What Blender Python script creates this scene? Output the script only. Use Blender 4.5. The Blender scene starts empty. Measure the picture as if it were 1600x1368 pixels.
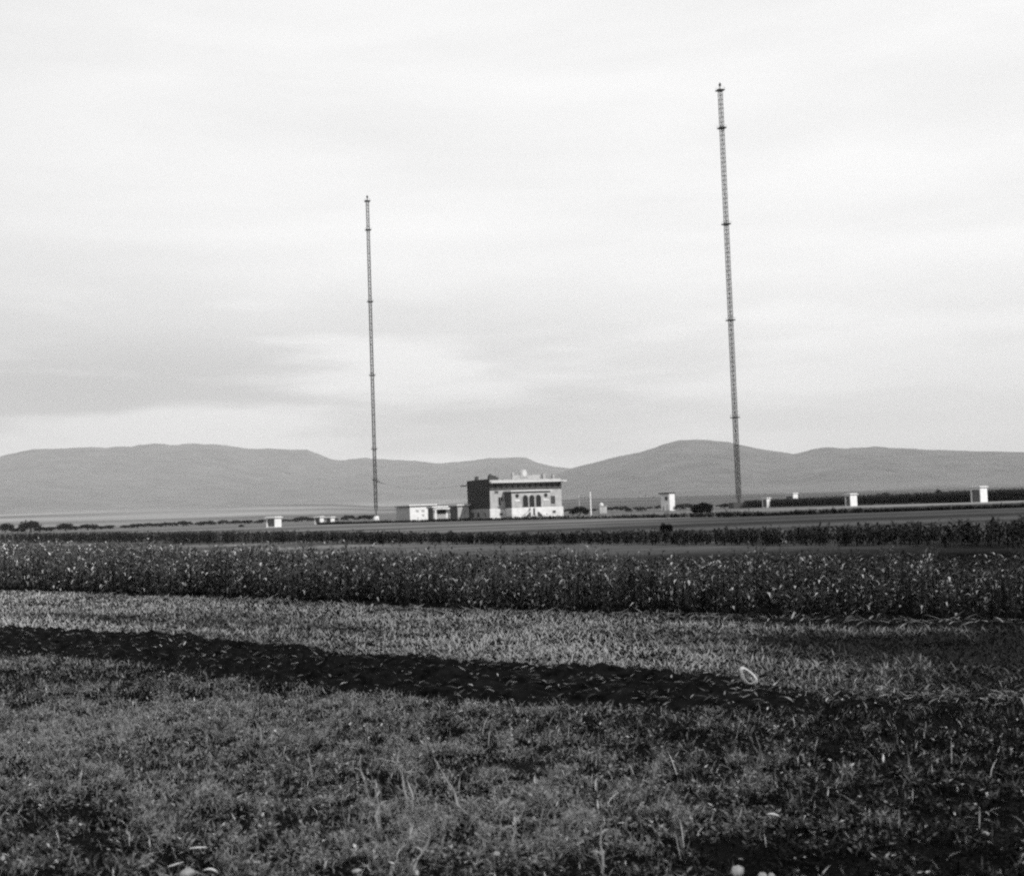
import bpy, math, random
import numpy as np
from mathutils import Vector, Matrix

sc = bpy.context.scene
R = math.radians

# ------------------------------------------------------------------ camera
F_PX, CX, CY = 1931.0, 800.0, 684.0            # photograph is 1600 x 1368
EYE = 1.6
ROLL, PITCH = R(2.0), math.atan(115.4 / F_PX)
_F0 = Vector((0, math.cos(PITCH), math.sin(PITCH)))
_R0 = Vector((1, 0, 0))
_U0 = Vector((0, -math.sin(PITCH), math.cos(PITCH)))
CR = _R0 * math.cos(ROLL) - _U0 * math.sin(ROLL)
CU = _U0 * math.cos(ROLL) + _R0 * math.sin(ROLL)
cam_data = bpy.data.cameras.new('camera')
cam = bpy.data.objects.new('camera', cam_data)
sc.collection.objects.link(cam)
sc.camera = cam
cam_data.sensor_width = 36.0
cam_data.lens = 36.0 * F_PX / 1600.0
cam_data.clip_start = 0.1
cam_data.clip_end = 60000.0
m = Matrix((CR, CU, -_F0)).transposed().to_4x4()
m.translation = Vector((0, 0, EYE))
cam.matrix_world = m
cam_data.dof.use_dof = True
cam_data.dof.focus_distance = 26.0
cam_data.dof.aperture_fstop = 4.0

# ------------------------------------------------------------------ world, sun, exposure
SUN_AZ, SUN_EL = R(41), R(40)                  # azimuth measured from "behind the camera" to the right
SUN = Vector((math.sin(SUN_AZ) * math.cos(SUN_EL), -math.cos(SUN_AZ) * math.cos(SUN_EL), math.sin(SUN_EL)))
w = bpy.data.worlds.new('World')
sc.world = w
w.use_nodes = True
nt = w.node_tree
nt.nodes.clear()
N = nt.nodes.new
L = nt.links.new
out = N('ShaderNodeOutputWorld')
bg = N('ShaderNodeBackground')
bg.inputs['Strength'].default_value = 0.112
sky = N('ShaderNodeTexSky')
sky.sky_type = 'NISHITA'
sky.sun_disc = False
sky.sun_elevation = SUN_EL
sky.sun_rotation = math.atan2(SUN.x, SUN.y)
sky.air_density = 1.0
sky.dust_density = 2.0
bw = N('ShaderNodeRGBToBW')
L(sky.outputs[0], bw.inputs[0])
# thin bright overcast: streaky cloud veil mixed over the clear sky by view direction
tc = N('ShaderNodeTexCoord')
mp = N('ShaderNodeMapping')
mp.inputs['Scale'].default_value = (1.6, 1.6, 9.0)
mp.inputs['Location'].default_value = (3.1, 0.4, 0.55)
mp.inputs['Rotation'].default_value = (0, R(5), 0)
L(tc.outputs['Generated'], mp.inputs[0])
n1 = N('ShaderNodeTexNoise')
n1.inputs['Scale'].default_value = 1.5
n1.inputs['Detail'].default_value = 7
n1.inputs['Roughness'].default_value = 0.5
n1.inputs['Distortion'].default_value = 0.25
L(mp.outputs[0], n1.inputs['Vector'])
cr = N('ShaderNodeValToRGB')
cr.color_ramp.elements[0].position = 0.30
cr.color_ramp.elements[0].color = (8.8, 8.8, 8.8, 1)
cr.color_ramp.elements[1].position = 0.62
cr.color_ramp.elements[1].color = (10.3, 10.3, 10.3, 1)
L(n1.outputs[0], cr.inputs[0])
# darker veil low over the horizon
sep = N('ShaderNodeSeparateXYZ')
L(tc.outputs['Generated'], sep.inputs[0])
elv = N('ShaderNodeMapRange')
elv.inputs['From Min'].default_value = 0.02
elv.inputs['From Max'].default_value = 0.16
elv.inputs['To Min'].default_value = 0.84
elv.inputs['To Max'].default_value = 1.0
L(sep.outputs['Z'], elv.inputs[0])
mul = N('ShaderNodeMath'); mul.operation = 'MULTIPLY'
L(cr.outputs[0], mul.inputs[0]); L(elv.outputs[0], mul.inputs[1])
mix = N('ShaderNodeMix'); mix.data_type = 'FLOAT'
mix.inputs[0].default_value = 0.85
L(bw.outputs[0], mix.inputs[2]); L(mul.outputs[0], mix.inputs[3])
# grey cloud bank low on the left, dim again towards the far left
sc2 = N('ShaderNodeMapping'); sc2.inputs['Scale'].default_value = (2.2, 2.2, 15.0); sc2.inputs['Location'].default_value = (0.7, 1.9, 0.2)
L(tc.outputs['Generated'], sc2.inputs[0])
n2 = N('ShaderNodeTexNoise'); n2.inputs['Scale'].default_value = 1.6; n2.inputs['Detail'].default_value = 6
L(sc2.outputs[0], n2.inputs['Vector'])
def mr(src, a0, a1, b0, b1):
    q = N('ShaderNodeMapRange'); q.inputs['From Min'].default_value = a0; q.inputs['From Max'].default_value = a1
    q.inputs['To Min'].default_value = b0; q.inputs['To Max'].default_value = b1; q.interpolation_type = 'SMOOTHSTEP'
    L(src, q.inputs[0]); return q.outputs[0]
def mm(op, a, b):
    q = N('ShaderNodeMath'); q.operation = op
    for i, v in enumerate((a, b)):
        if isinstance(v, float): q.inputs[i].default_value = v
        else: L(v, q.inputs[i])
    return q.outputs[0]
bank = mm('MULTIPLY', mm('MULTIPLY', mr(sep.outputs['Z'], 0.21, 0.10, 0.0, 1.0), mr(sep.outputs['X'], 0.34, -0.26, 0.35, 1.0)), mr(n2.outputs[0], 0.40, 0.60, 0.15, 1.0))
side = mr(sep.outputs['X'], -0.12, -0.46, 1.0, 0.86)
fin = mm('MULTIPLY', mm('MULTIPLY', mix.outputs[0], mm('SUBTRACT', 1.0, mm('MULTIPLY', bank, 0.42))), side)
L(fin, bg.inputs['Color'])
L(bg.outputs[0], out.inputs[0])

sd = bpy.data.lights.new('sun', 'SUN')
sd.energy = 4.9
sd.angle = R(0.5)
sd.color = (1.0, 0.985, 0.965)
so = bpy.data.objects.new('sun', sd)
sc.collection.objects.link(so)
so.rotation_euler = SUN.to_track_quat('Z', 'Y').to_euler()

sc.view_settings.view_transform = 'Standard'
sc.view_settings.look = 'None'
sc.view_settings.exposure = 0.0
sc.view_settings.gamma = 1.0
sc.render.engine = 'CYCLES'
sc.cycles.use_denoising = False
sc.cycles.filter_width = 2.3
sc.cycles.max_bounces = 5
sc.cycles.diffuse_bounces = 2
sc.cycles.volume_bounces = 1
sc.cycles.sample_clamp_indirect = 4.0

# ------------------------------------------------------------------ pixel -> place helpers
def ray(px, py):
    return _F0 + CR * ((px - CX) / F_PX) + CU * ((CY - py) / F_PX)
def ground_at(px, py, z=0.0):
    d = ray(px, py)
    t = (z - EYE) / d.z
    return Vector((d.x * t, d.y * t, z))
def horizon_y(px):
    return 799.5 - 0.0349 * (px - 800)
def at(px, dist):
    """ground point seen in column px at that distance"""
    return ground_at(px, horizon_y(px) + EYE * F_PX / dist)
def height_at(p, py, px):
    """height above ground of what is seen at (px, py) above point p"""
    d = ray(px, py)
    t = p.y / d.y
    return EYE + d.z * t

# ------------------------------------------------------------------ noise
def vnoise(x, y, seed=0):
    xi, yi = np.floor(x).astype(np.int64), np.floor(y).astype(np.int64)
    fx, fy = x - xi, y - yi
    fx = fx * fx * (3 - 2 * fx); fy = fy * fy * (3 - 2 * fy)
    def h(a, b):
        n = (a * 374761393 + b * 668265263 + seed * 982451653) & 0xffffffff
        n = ((n ^ (n >> 13)) * 1274126177) & 0xffffffff
        return ((n ^ (n >> 16)) & 0xffff) / 65535.0
    return (h(xi, yi) * (1 - fx) + h(xi + 1, yi) * fx) * (1 - fy) + (h(xi, yi + 1) * (1 - fx) + h(xi + 1, yi + 1) * fx) * fy
def fbm(x, y, oct=4, seed=0, gain=0.5):
    s, a, t = 0.0, 1.0, 0.0
    for k in range(oct):
        s = s + a * vnoise(x * 2 ** k + 17.3 * k, y * 2 ** k - 9.1 * k, seed + k)
        t += a; a *= gain
    return s / t
def ground_z(x, y):
    x = np.asarray(x, float); y = np.asarray(y, float)
    near = np.clip(1.2 - y / 60.0, 0, 1)
    return near * (0.10 * (fbm(x * 0.45, y * 0.45, 3, 5) - 0.5) + 0.05 * (fbm(x * 2.2, y * 2.2, 3, 9) - 0.5))

# ------------------------------------------------------------------ materials (the photograph is black and white)
def mat(name, base, rough=0.85, var=0.25, scale=3.0, bump=0.0, spec=0.2, stretch=(1, 1, 1), metal=0.0):
    mt = bpy.data.materials.new(name)
    mt.use_nodes = True
    t = mt.node_tree
    b = t.nodes['Principled BSDF']
    b.inputs['Roughness'].default_value = rough
    b.inputs['Specular IOR Level'].default_value = spec
    b.inputs['Metallic'].default_value = metal
    c = t.nodes.new('ShaderNodeTexCoord')
    p = t.nodes.new('ShaderNodeMapping'); p.inputs['Scale'].default_value = stretch
    n = t.nodes.new('ShaderNodeTexNoise')
    n.inputs['Scale'].default_value = scale; n.inputs['Detail'].default_value = 6
    n.inputs['Roughness'].default_value = 0.65
    r = t.nodes.new('ShaderNodeValToRGB')
    lo, hi = base * (1 - var), base * (1 + var)
    r.color_ramp.elements[0].position = 0.32; r.color_ramp.elements[0].color = (lo, lo, lo, 1)
    r.color_ramp.elements[1].position = 0.68; r.color_ramp.elements[1].color = (hi, hi, hi, 1)
    t.links.new(c.outputs['Object'], p.inputs[0]); t.links.new(p.outputs[0], n.inputs['Vector'])
    t.links.new(n.outputs[0], r.inputs[0]); t.links.new(r.outputs[0], b.inputs['Base Color'])
    if bump:
        bp = t.nodes.new('ShaderNodeBump'); bp.inputs['Strength'].default_value = bump
        t.links.new(n.outputs[0], bp.inputs['Height']); t.links.new(bp.outputs[0], b.inputs['Normal'])
    return mt

def leaf_mat(name, lo, hi, pale, pale_at=0.9, rough=0.6, trans=0.12):
    """tone attribute (one random number per leaf) -> dark .. light .. dry straw"""
    mt = bpy.data.materials.new(name); mt.use_nodes = True
    t = mt.node_tree; b = t.nodes['Principled BSDF']
    a = t.nodes.new('ShaderNodeAttribute'); a.attribute_name = 'tone'
    r = t.nodes.new('ShaderNodeValToRGB')
    e = r.color_ramp.elements
    e[0].position = 0.0; e[0].color = (lo, lo, lo, 1)
    e[1].position = 1.0; e[1].color = (pale, pale, pale, 1)
    k = e.new(pale_at); k.color = (hi, hi, hi, 1)
    t.links.new(a.outputs['Fac'], r.inputs[0]); t.links.new(r.outputs[0], b.inputs['Base Color'])
    b.inputs['Roughness'].default_value = rough; b.inputs['Specular IOR Level'].default_value = 0.06
    tr = t.nodes.new('ShaderNodeBsdfTranslucent'); t.links.new(r.outputs[0], tr.inputs['Color'])
    mx = t.nodes.new('ShaderNodeMixShader'); mx.inputs[0].default_value = trans
    t.links.new(b.outputs[0], mx.inputs[1]); t.links.new(tr.outputs[0], mx.inputs[2])
    t.links.new(mx.outputs[0], t.nodes['Material Output'].inputs['Surface'])
    return mt

M = dict(
    white=mat('whitewash', 0.58, var=0.12, scale=1.2),
    render=mat('pale_render', 0.32, var=0.22, scale=0.7, bump=0.05),
    plinth=mat('white_plinth', 0.52, var=0.16, scale=0.9),
    grey=mat('grey_render', 0.30, var=0.15, scale=1.0),
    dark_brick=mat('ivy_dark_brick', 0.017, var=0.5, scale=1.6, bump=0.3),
    shade_dark=mat('painted_shade', 0.055, var=0.5, scale=1.8),  # dark tone standing for shade under eaves and on unlit sides
    dim_plinth=mat('shaded_plinth', 0.20, var=0.2, scale=1.0),  # darker copy of the plinth, side shade put into its colour
    glass=mat('dark_glass', 0.012, rough=0.15, var=0.2, spec=0.4),
    open_dark=mat('dark_timber', 0.02, var=0.3),
    slab=mat('concrete_slab', 0.46, var=0.1),
    roof_dark=mat('dark_roof', 0.05, var=0.3),
    wood=mat('weathered_wood', 0.10, var=0.3, stretch=(4, 4, 0.5)),
    pale_wood=mat('pale_pole', 0.6, var=0.15),
    steel=mat('mast_steel', 0.045, rough=0.6, var=0.2, metal=0.0),
    steel_dark=mat('platform_steel', 0.02, rough=0.6, var=0.2),
    concrete=mat('concrete', 0.6, var=0.1),
    stone=mat('pale_stone', 0.42, var=0.5, scale=22, bump=0.3),
    husk=mat('dry_husk', 0.75, var=0.2, scale=30, bump=0.2),
    straw=mat('dry_straw', 0.42, var=0.25, scale=20),
    soil=mat('dark_soil', 0.011, var=0.7, scale=7, bump=0.5, spec=0.0),
    wire=mat('cable', 0.08, var=0.1),
    shade_blocker=mat('shade_blocker', 0.85, var=0.03, scale=0.02),
)

# ------------------------------------------------------------------ mesh helpers
C = sc.collection.objects
def np_mesh(name, verts, quads, material, tone=None, smooth=False):
    me = bpy.data.meshes.new(name)
    nv, nq = len(verts), len(quads)
    me.vertices.add(nv); me.vertices.foreach_set('co', np.ascontiguousarray(verts, np.float32).ravel())
    me.loops.add(nq * 4); me.loops.foreach_set('vertex_index', np.ascontiguousarray(quads, np.int32).ravel())
    me.polygons.add(nq)
    me.polygons.foreach_set('loop_start', np.arange(0, nq * 4, 4, dtype=np.int32))
    if smooth:
        me.polygons.foreach_set('use_smooth', np.ones(nq, bool))
    if tone is not None:
        a = me.attributes.new('tone', 'FLOAT', 'FACE')
        a.data.foreach_set('value', np.ascontiguousarray(tone, np.float32))
    me.update(calc_edges=True)
    me.materials.append(material)
    return me
def tag(o, label=None, cat=None, group=None, kind=None):
    if label: o['label'] = label
    if cat: o['category'] = cat
    if group: o['group'] = group
    if kind: o['kind'] = kind
    return o
def link(name, me, parent=None, loc=None, rz=0.0):
    o = bpy.data.objects.new(name, me); C.link(o)
    if parent is not None: o.parent = parent
    if loc is not None: o.location = loc
    if rz: o.rotation_euler = (0, 0, rz)
    return o
def empty(name, loc, rz=0.0):
    o = bpy.data.objects.new(name, None); C.link(o)
    o.location = loc; o.rotation_euler = (0, 0, rz); o.empty_display_size = 0.3
    return o
def copy_tree(o, parent=None):
    c = o.copy(); C.link(c); c.parent = parent
    for ch in list(o.children): copy_tree(ch, c)
    return c

class MB:
    def __init__(s): s.v, s.f = [], []
    def add(s, vs, fs):
        k = len(s.v); s.v += [tuple(p) for p in vs]; s.f += [tuple(i + k for i in f) for f in fs]; return s
    def box(s, x0, y0, z0, x1, y1, z1):
        return s.add([(x0, y0, z0), (x1, y0, z0), (x1, y1, z0), (x0, y1, z0), (x0, y0, z1), (x1, y0, z1), (x1, y1, z1), (x0, y1, z1)],
                     [(0, 3, 2, 1), (4, 5, 6, 7), (0, 1, 5, 4), (1, 2, 6, 5), (2, 3, 7, 6), (3, 0, 4, 7)])
    def bar(s, a, b, r0, r1=None, n=6):
        a, b = Vector(a), Vector(b); r1 = r0 if r1 is None else r1
        d = (b - a).normalized(); q = d.to_track_quat('Z', 'Y')
        vs = []
        for p, r in ((a, r0), (b, r1)):
            for k in range(n):
                t = 2 * math.pi * k / n
                vs.append(p + q @ Vector((r * math.cos(t), r * math.sin(t), 0)))
        fs = [(k, (k + 1) % n, n + (k + 1) % n, n + k) for k in range(n)]
        fs += [tuple(range(n))[::-1], tuple(range(n, 2 * n))]
        return s.add(vs, fs)
    def tube(s, pts, rs, n=6):
        for k in range(len(pts) - 1): s.bar(pts[k], pts[k + 1], rs[k], rs[k + 1], n)
        return s
    def prism(s, outline, y0, y1):
        """outline of (x, z) points extruded along y"""
        n = len(outline)
        vs = [(x, y0, z) for x, z in outline] + [(x, y1, z) for x, z in outline]
        fs = [(k, (k + 1) % n, n + (k + 1) % n, n + k) for k in range(n)]
        fs += [tuple(range(n)), tuple(range(n, 2 * n))[::-1]]
        return s.add(vs, fs)
    def build(s, name, material, parent=None):
        me = bpy.data.meshes.new(name); me.from_pydata(s.v, [], s.f); me.update(); me.materials.append(material)
        return link(name, me, parent)

def leaves(P, az, el, curl, Ln, W, K=3, tone=None, base_w=0.6, drop=None):
    """a strip of K quads per leaf: starts at P, heads az/el, bends down by curl radians over its length"""
    n = len(P)
    Ln = np.broadcast_to(Ln, n); W = np.broadcast_to(W, n)
    dx, dy = np.cos(az), np.sin(az)
    sx, sy = -dy, dx
    V = np.zeros((n, K + 1, 2, 3)); p = np.array(P, float)
    for k in range(K + 1):
        u = k / K
        wd = W * (base_w + (1 - base_w) * min(1, u * 3)) * (1.0 if u < 0.5 else max(0.08, 1 - ((u - 0.5) / 0.5) ** 1.5)) * 0.5
        V[:, k, 0] = p + np.stack([sx * wd, sy * wd, np.zeros(n)], 1)
        V[:, k, 1] = p - np.stack([sx * wd, sy * wd, np.zeros(n)], 1)
        if k < K:
            e = el - curl * (k + 0.5) / K
            st = Ln / K
            p = p + np.stack([dx * np.cos(e) * st, dy * np.cos(e) * st, np.sin(e) * st], 1)
    V = V.reshape(-1, 3)
    b = (np.arange(n) * (K + 1) * 2)[:, None] + (np.arange(K) * 2)[None, :]
    Q = np.stack([b, b + 1, b + 3, b + 2], -1).reshape(-1, 4)
    T = np.repeat(np.random.rand(n) if tone is None else tone, K)
    return V, Q, T
def join(parts):
    V, Q, T, k = [], [], [], 0
    for v, q, t in parts:
        V.append(v); Q.append(q + k); T.append(t); k += len(v)
    return np.concatenate(V), np.concatenate(Q), np.concatenate(T)

# ------------------------------------------------------------------ ground lines taken from the photograph
def line(pts, z=0.0):
    g = [ground_at(px, py, z) for px, py in pts]
    xs = [p.x for p in g]; ys = [p.y for p in g]
    def f(x):
        x = np.asarray(x, float)
        y = np.interp(x, xs, ys)
        s0 = (ys[1] - ys[0]) / (xs[1] - xs[0]); s1 = (ys[-1] - ys[-2]) / (xs[-1] - xs[-2])
        y = np.where(x < xs[0], ys[0] + s0 * (x - xs[0]), y)
        return np.where(x > xs[-1], ys[-1] + s1 * (x - xs[-1]), y)
    return f
crop_front = line([(0, 926), (400, 941), (600, 951), (1000, 966), (1300, 973), (1600, 979)])
plough_far = line([(0, 984), (300, 1002), (600, 1030), (900, 1048), (1150, 1064), (1250, 1078), (1400, 1088), (1600, 1094)])
plough_near = line([(0, 1018), (250, 1040), (500, 1072), (700, 1094), (850, 1103), (1000, 1107), (1250, 1106), (1600, 1106)])
strip_front = line([(0, 850), (400, 850), (800, 851), (1200, 853), (1600, 856)])

# ------------------------------------------------------------------ ground sheet to the horizon
def build_ground():
    a = np.linspace(-1, 1, 301); xs = 60 * a + 20000 * np.sign(a) * np.abs(a) ** 9
    t = np.linspace(0, 1, 420); ys = -60 + 55 * t ** 0.5 + 45 * t + 20000 * t ** 16
    ys = np.sort(np.concatenate([np.linspace(-400, 2, 12), np.linspace(2.3, 46, 300), 46 + (np.linspace(0.01, 1, 90) ** 4) * 20000]))
    X, Y = np.meshgrid(xs, ys)
    Z = ground_z(X, Y)
    V = np.stack([X, Y, Z], -1).reshape(-1, 3)
    nx, ny = len(xs), len(ys)
    i = np.arange((ny - 1) * (nx - 1)); r, c = i // (nx - 1), i % (nx - 1)
    k = r * nx + c
    Q = np.stack([k, k + 1, k + nx + 1, k + nx], 1)
    mt = bpy.data.materials.new('field_ground'); mt.use_nodes = True
    t = mt.node_tree; b = t.nodes['Principled BSDF']; b.inputs['Roughness'].default_value = 0.95
    b.inputs['Specular IOR Level'].default_value = 0.0
    co = t.nodes.new('ShaderNodeTexCoord')
    def noise(scale, st, det=5, loc=(0, 0, 0)):
        p = t.nodes.new('ShaderNodeMapping'); p.inputs['Scale'].default_value = st; p.inputs['Location'].default_value = loc
        n = t.nodes.new('ShaderNodeTexNoise'); n.inputs['Scale'].default_value = scale; n.inputs['Detail'].default_value = det
        t.links.new(co.outputs['Object'], p.inputs[0]); t.links.new(p.outputs[0], n.inputs['Vector']); return n
    def ramp(src, p0, c0, p1, c1):
        r = t.nodes.new('ShaderNodeMapRange')
        r.inputs['From Min'].default_value = p0; r.inputs['From Max'].default_value = p1
        r.inputs['To Min'].default_value = c0; r.inputs['To Max'].default_value = c1
        t.links.new(src, r.inputs[0]); return r.outputs[0]
    def m2(op, a_, b_):
        q = t.nodes.new('ShaderNodeMath'); q.operation = op
        for s_, v in enumerate((a_, b_)):
            if isinstance(v, (int, float)): q.inputs[s_].default_value = v
            else: t.links.new(v, q.inputs[s_])
        return q.outputs[0]
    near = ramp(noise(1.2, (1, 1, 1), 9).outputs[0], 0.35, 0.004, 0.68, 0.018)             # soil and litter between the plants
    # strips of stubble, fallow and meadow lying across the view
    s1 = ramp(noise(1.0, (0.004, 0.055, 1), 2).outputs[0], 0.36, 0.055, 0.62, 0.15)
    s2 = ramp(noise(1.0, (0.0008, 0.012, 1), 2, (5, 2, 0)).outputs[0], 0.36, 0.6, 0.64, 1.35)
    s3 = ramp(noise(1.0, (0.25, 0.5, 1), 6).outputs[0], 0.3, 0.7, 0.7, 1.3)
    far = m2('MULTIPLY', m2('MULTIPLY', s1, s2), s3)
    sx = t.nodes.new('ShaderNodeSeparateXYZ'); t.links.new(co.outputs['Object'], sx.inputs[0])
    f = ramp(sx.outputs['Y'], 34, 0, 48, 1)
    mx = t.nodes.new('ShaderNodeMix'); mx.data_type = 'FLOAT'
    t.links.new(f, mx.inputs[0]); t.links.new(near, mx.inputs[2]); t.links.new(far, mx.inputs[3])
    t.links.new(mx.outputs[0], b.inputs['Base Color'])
    bp = t.nodes.new('ShaderNodeBump'); bp.inputs['Strength'].default_value = 0.6; bp.inputs['Distance'].default_value = 0.05
    t.links.new(noise(9, (1, 1, 1), 7).outputs[0], bp.inputs['Height']); t.links.new(bp.outputs[0], b.inputs['Normal'])
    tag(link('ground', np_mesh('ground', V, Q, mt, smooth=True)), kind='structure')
build_ground()

# ploughed strip: clods as real relief
def build_plough():
    us = np.arange(-26, 24, 0.055); nv = 64
    X = np.repeat(us[None], nv, 0); T = np.linspace(-0.06, 1.06, nv)[:, None]
    Y = plough_near(X) + (plough_far(X) - plough_near(X)) * T
    edge = np.clip(np.minimum(T + 0.06, 1.06 - T) / 0.14, 0, 1)
    cl = fbm(X * 5.5, Y * 7.5, 4, 21, 0.65)
    fur = 0.5 + 0.5 * np.sin((T * 5 + 0.5 * fbm(X * 0.5, Y * 0.5, 2, 3)) * 2 * np.pi)
    Z = ground_z(X, Y) + edge * np.clip(1 - (X / Y - 0.14) / 0.12, 0.15, 1) * (0.24 * np.clip(cl - 0.36, 0, 1) + 0.09 * np.clip(fbm(X * 14, Y * 14, 2, 55) - 0.4, 0, 1) + 0.03 * fur) - 0.02 * (1 - edge) + 0.004
    V = np.stack([X, Y, Z], -1).reshape(-1, 3); nx = len(us)
    i = np.arange((nv - 1) * (nx - 1)); k = (i // (nx - 1)) * nx + i % (nx - 1)
    Q = np.stack([k, k + 1, k + nx + 1, k + nx], 1)
    tag(link('ploughed_soil', np_mesh('ploughed_soil', V, Q, M['soil'])), kind='structure')
build_plough()

# ------------------------------------------------------------------ hills and mountains: one heightfield in rings round the plain
def build_hills():
    def prof(tab):
        ph, tn = [], []
        for px, py in tab:
            d = ray(px, py); ph.append(math.atan2(d.x, d.y)); tn.append(d.z / math.hypot(d.x, d.y))
        return np.array(ph), np.array(tn)
    phis = np.radians(np.linspace(-46, 46, 900))
    far = prof([(-400, 735), (-150, 722), (0, 712), (50, 702), (130, 697), (200, 696), (240, 693), (310, 693), (380, 698), (440, 700), (480, 703),
                (500, 711), (520, 719), (570, 715), (620, 717), (680, 722), (760, 715), (820, 714), (840, 722), (890, 732), (1000, 735), (1300, 735),
                (1600, 735), (2000, 740)])
    mid = prof([(-400, 830), (600, 800), (800, 770), (870, 740), (895, 731), (940, 719), (965, 712), (1000, 706), (1040, 692), (1060, 687), (1085, 686),
                (1140, 690), (1180, 698), (1240, 709), (1265, 702), (1290, 697), (1320, 700), (1370, 697), (1440, 701), (1520, 705), (1600, 706), (1900, 716)])
    low = prof([(-400, 812), (0, 803), (200, 795), (400, 787), (520, 786), (600, 790), (700, 786), (800, 781), (1000, 776), (1160, 772), (1400, 764), (1600, 759), (2000, 748)])
    rs = np.concatenate([np.linspace(1300, 4200, 34), np.linspace(4300, 15500, 90)])
    Rr, Ph = np.meshgrid(rs, phis, indexing='ij')
    X, Y = Rr * np.sin(Ph), Rr * np.cos(Ph)
    def lay(p, r0, wd_front, wd_back, ext=0.0):
        tn = np.interp(Ph, p[0], p[1]); H = tn * r0 + EYE
        u = np.where(Rr < r0, (r0 - Rr) / wd_front, (Rr - r0) / wd_back)
        return H * np.clip(1 - u, 0, 1) ** 1.35
    rough = fbm(X / 700, Y / 700, 5, 3) - 0.5
    rough = rough - 0.35 * np.abs(fbm(X / 420, Y / 900, 4, 11) - 0.5)
    jag = fbm(Ph * 60, Ph * 0, 4, 23, 0.6) - 0.5
    Z1 = lay(far, 12500, 4300, 5000) * (1 + 0.06 * jag) + rough * 240 * np.clip((Rr - 9000) / 2500, 0, 1) * np.clip((12300 - Rr) / 900, 0, 1)
    Z2 = lay(mid, 9600, 3300, 2500) * (1 + 0.04 * jag) + rough * 190 * np.clip((Rr - 6800) / 1500, 0, 1) * np.clip((9450 - Rr) / 700, 0, 1)
    Z3 = lay(low, 3600, 2300, 9000)
    Z = np.maximum(np.maximum(Z1, Z2), Z3 + 6 * rough * (Rr > 2000)) - 1.0
    V = np.stack([X, Y, Z], -1).reshape(-1, 3); nr, npn = Rr.shape
    i = np.arange((nr - 1) * (npn - 1)); k = (i // (npn - 1)) * npn + i % (npn - 1)
    Q = np.stack([k, k + npn, k + npn + 1, k + 1], 1)
    mt = mat('hill_cover', 0.032, rough=0.95, var=0.9, scale=0.0035, stretch=(1, 2.2, 1), spec=0.0)
    # pale fields on the low ground, dark woods above them
    t = mt.node_tree; b = t.nodes['Principled BSDF']; src = b.inputs['Base Color'].links[0].from_socket
    co = t.nodes['Texture Coordinate']; sx = t.nodes.new('ShaderNodeSeparateXYZ'); t.links.new(co.outputs['Object'], sx.inputs[0])
    a_ = t.nodes.new('ShaderNodeMapRange'); a_.inputs['From Min'].default_value = 55; a_.inputs['From Max'].default_value = 130
    t.links.new(sx.outputs['Z'], a_.inputs[0])
    p = t.nodes.new('ShaderNodeMapping'); p.inputs['Scale'].default_value = (0.0006, 0.0016, 0.0); n = t.nodes.new('ShaderNodeTexNoise'); n.inputs['Scale'].default_value = 1.0
    n.inputs['Detail'].default_value = 3
    t.links.new(co.outputs['Object'], p.inputs[0]); t.links.new(p.outputs[0], n.inputs['Vector'])
    r2 = t.nodes.new('ShaderNodeMapRange'); r2.inputs['From Min'].default_value = 0.38; r2.inputs['From Max'].default_value = 0.62
    r2.inputs['To Min'].default_value = 0.09; r2.inputs['To Max'].default_value = 0.24; t.links.new(n.outputs[0], r2.inputs[0])
    r3 = t.nodes.new('ShaderNodeMapRange'); r3.inputs['From Min'].default_value = -500; r3.inputs['From Max'].default_value = 100; r3.inputs['To Min'].default_value = 1.0; r3.inputs['To Max'].default_value = 0.35
    t.links.new(sx.outputs['X'], r3.inputs[0]); mu = t.nodes.new('ShaderNodeMath'); mu.operation = 'MULTIPLY'; t.links.new(r2.outputs[0], mu.inputs[0]); t.links.new(r3.outputs[0], mu.inputs[1]); r2 = mu
    x2 = t.nodes.new('ShaderNodeMix'); x2.data_type = 'FLOAT'
    t.links.new(a_.outputs[0], x2.inputs[0]); t.links.new(r2.outputs[0], x2.inputs[2]); t.links.new(src, x2.inputs[3]); t.links.new(x2.outputs[0], b.inputs['Base Color'])
    tag(link('hills', np_mesh('hills', V, Q, mt, smooth=True)), kind='structure')
build_hills()

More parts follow.
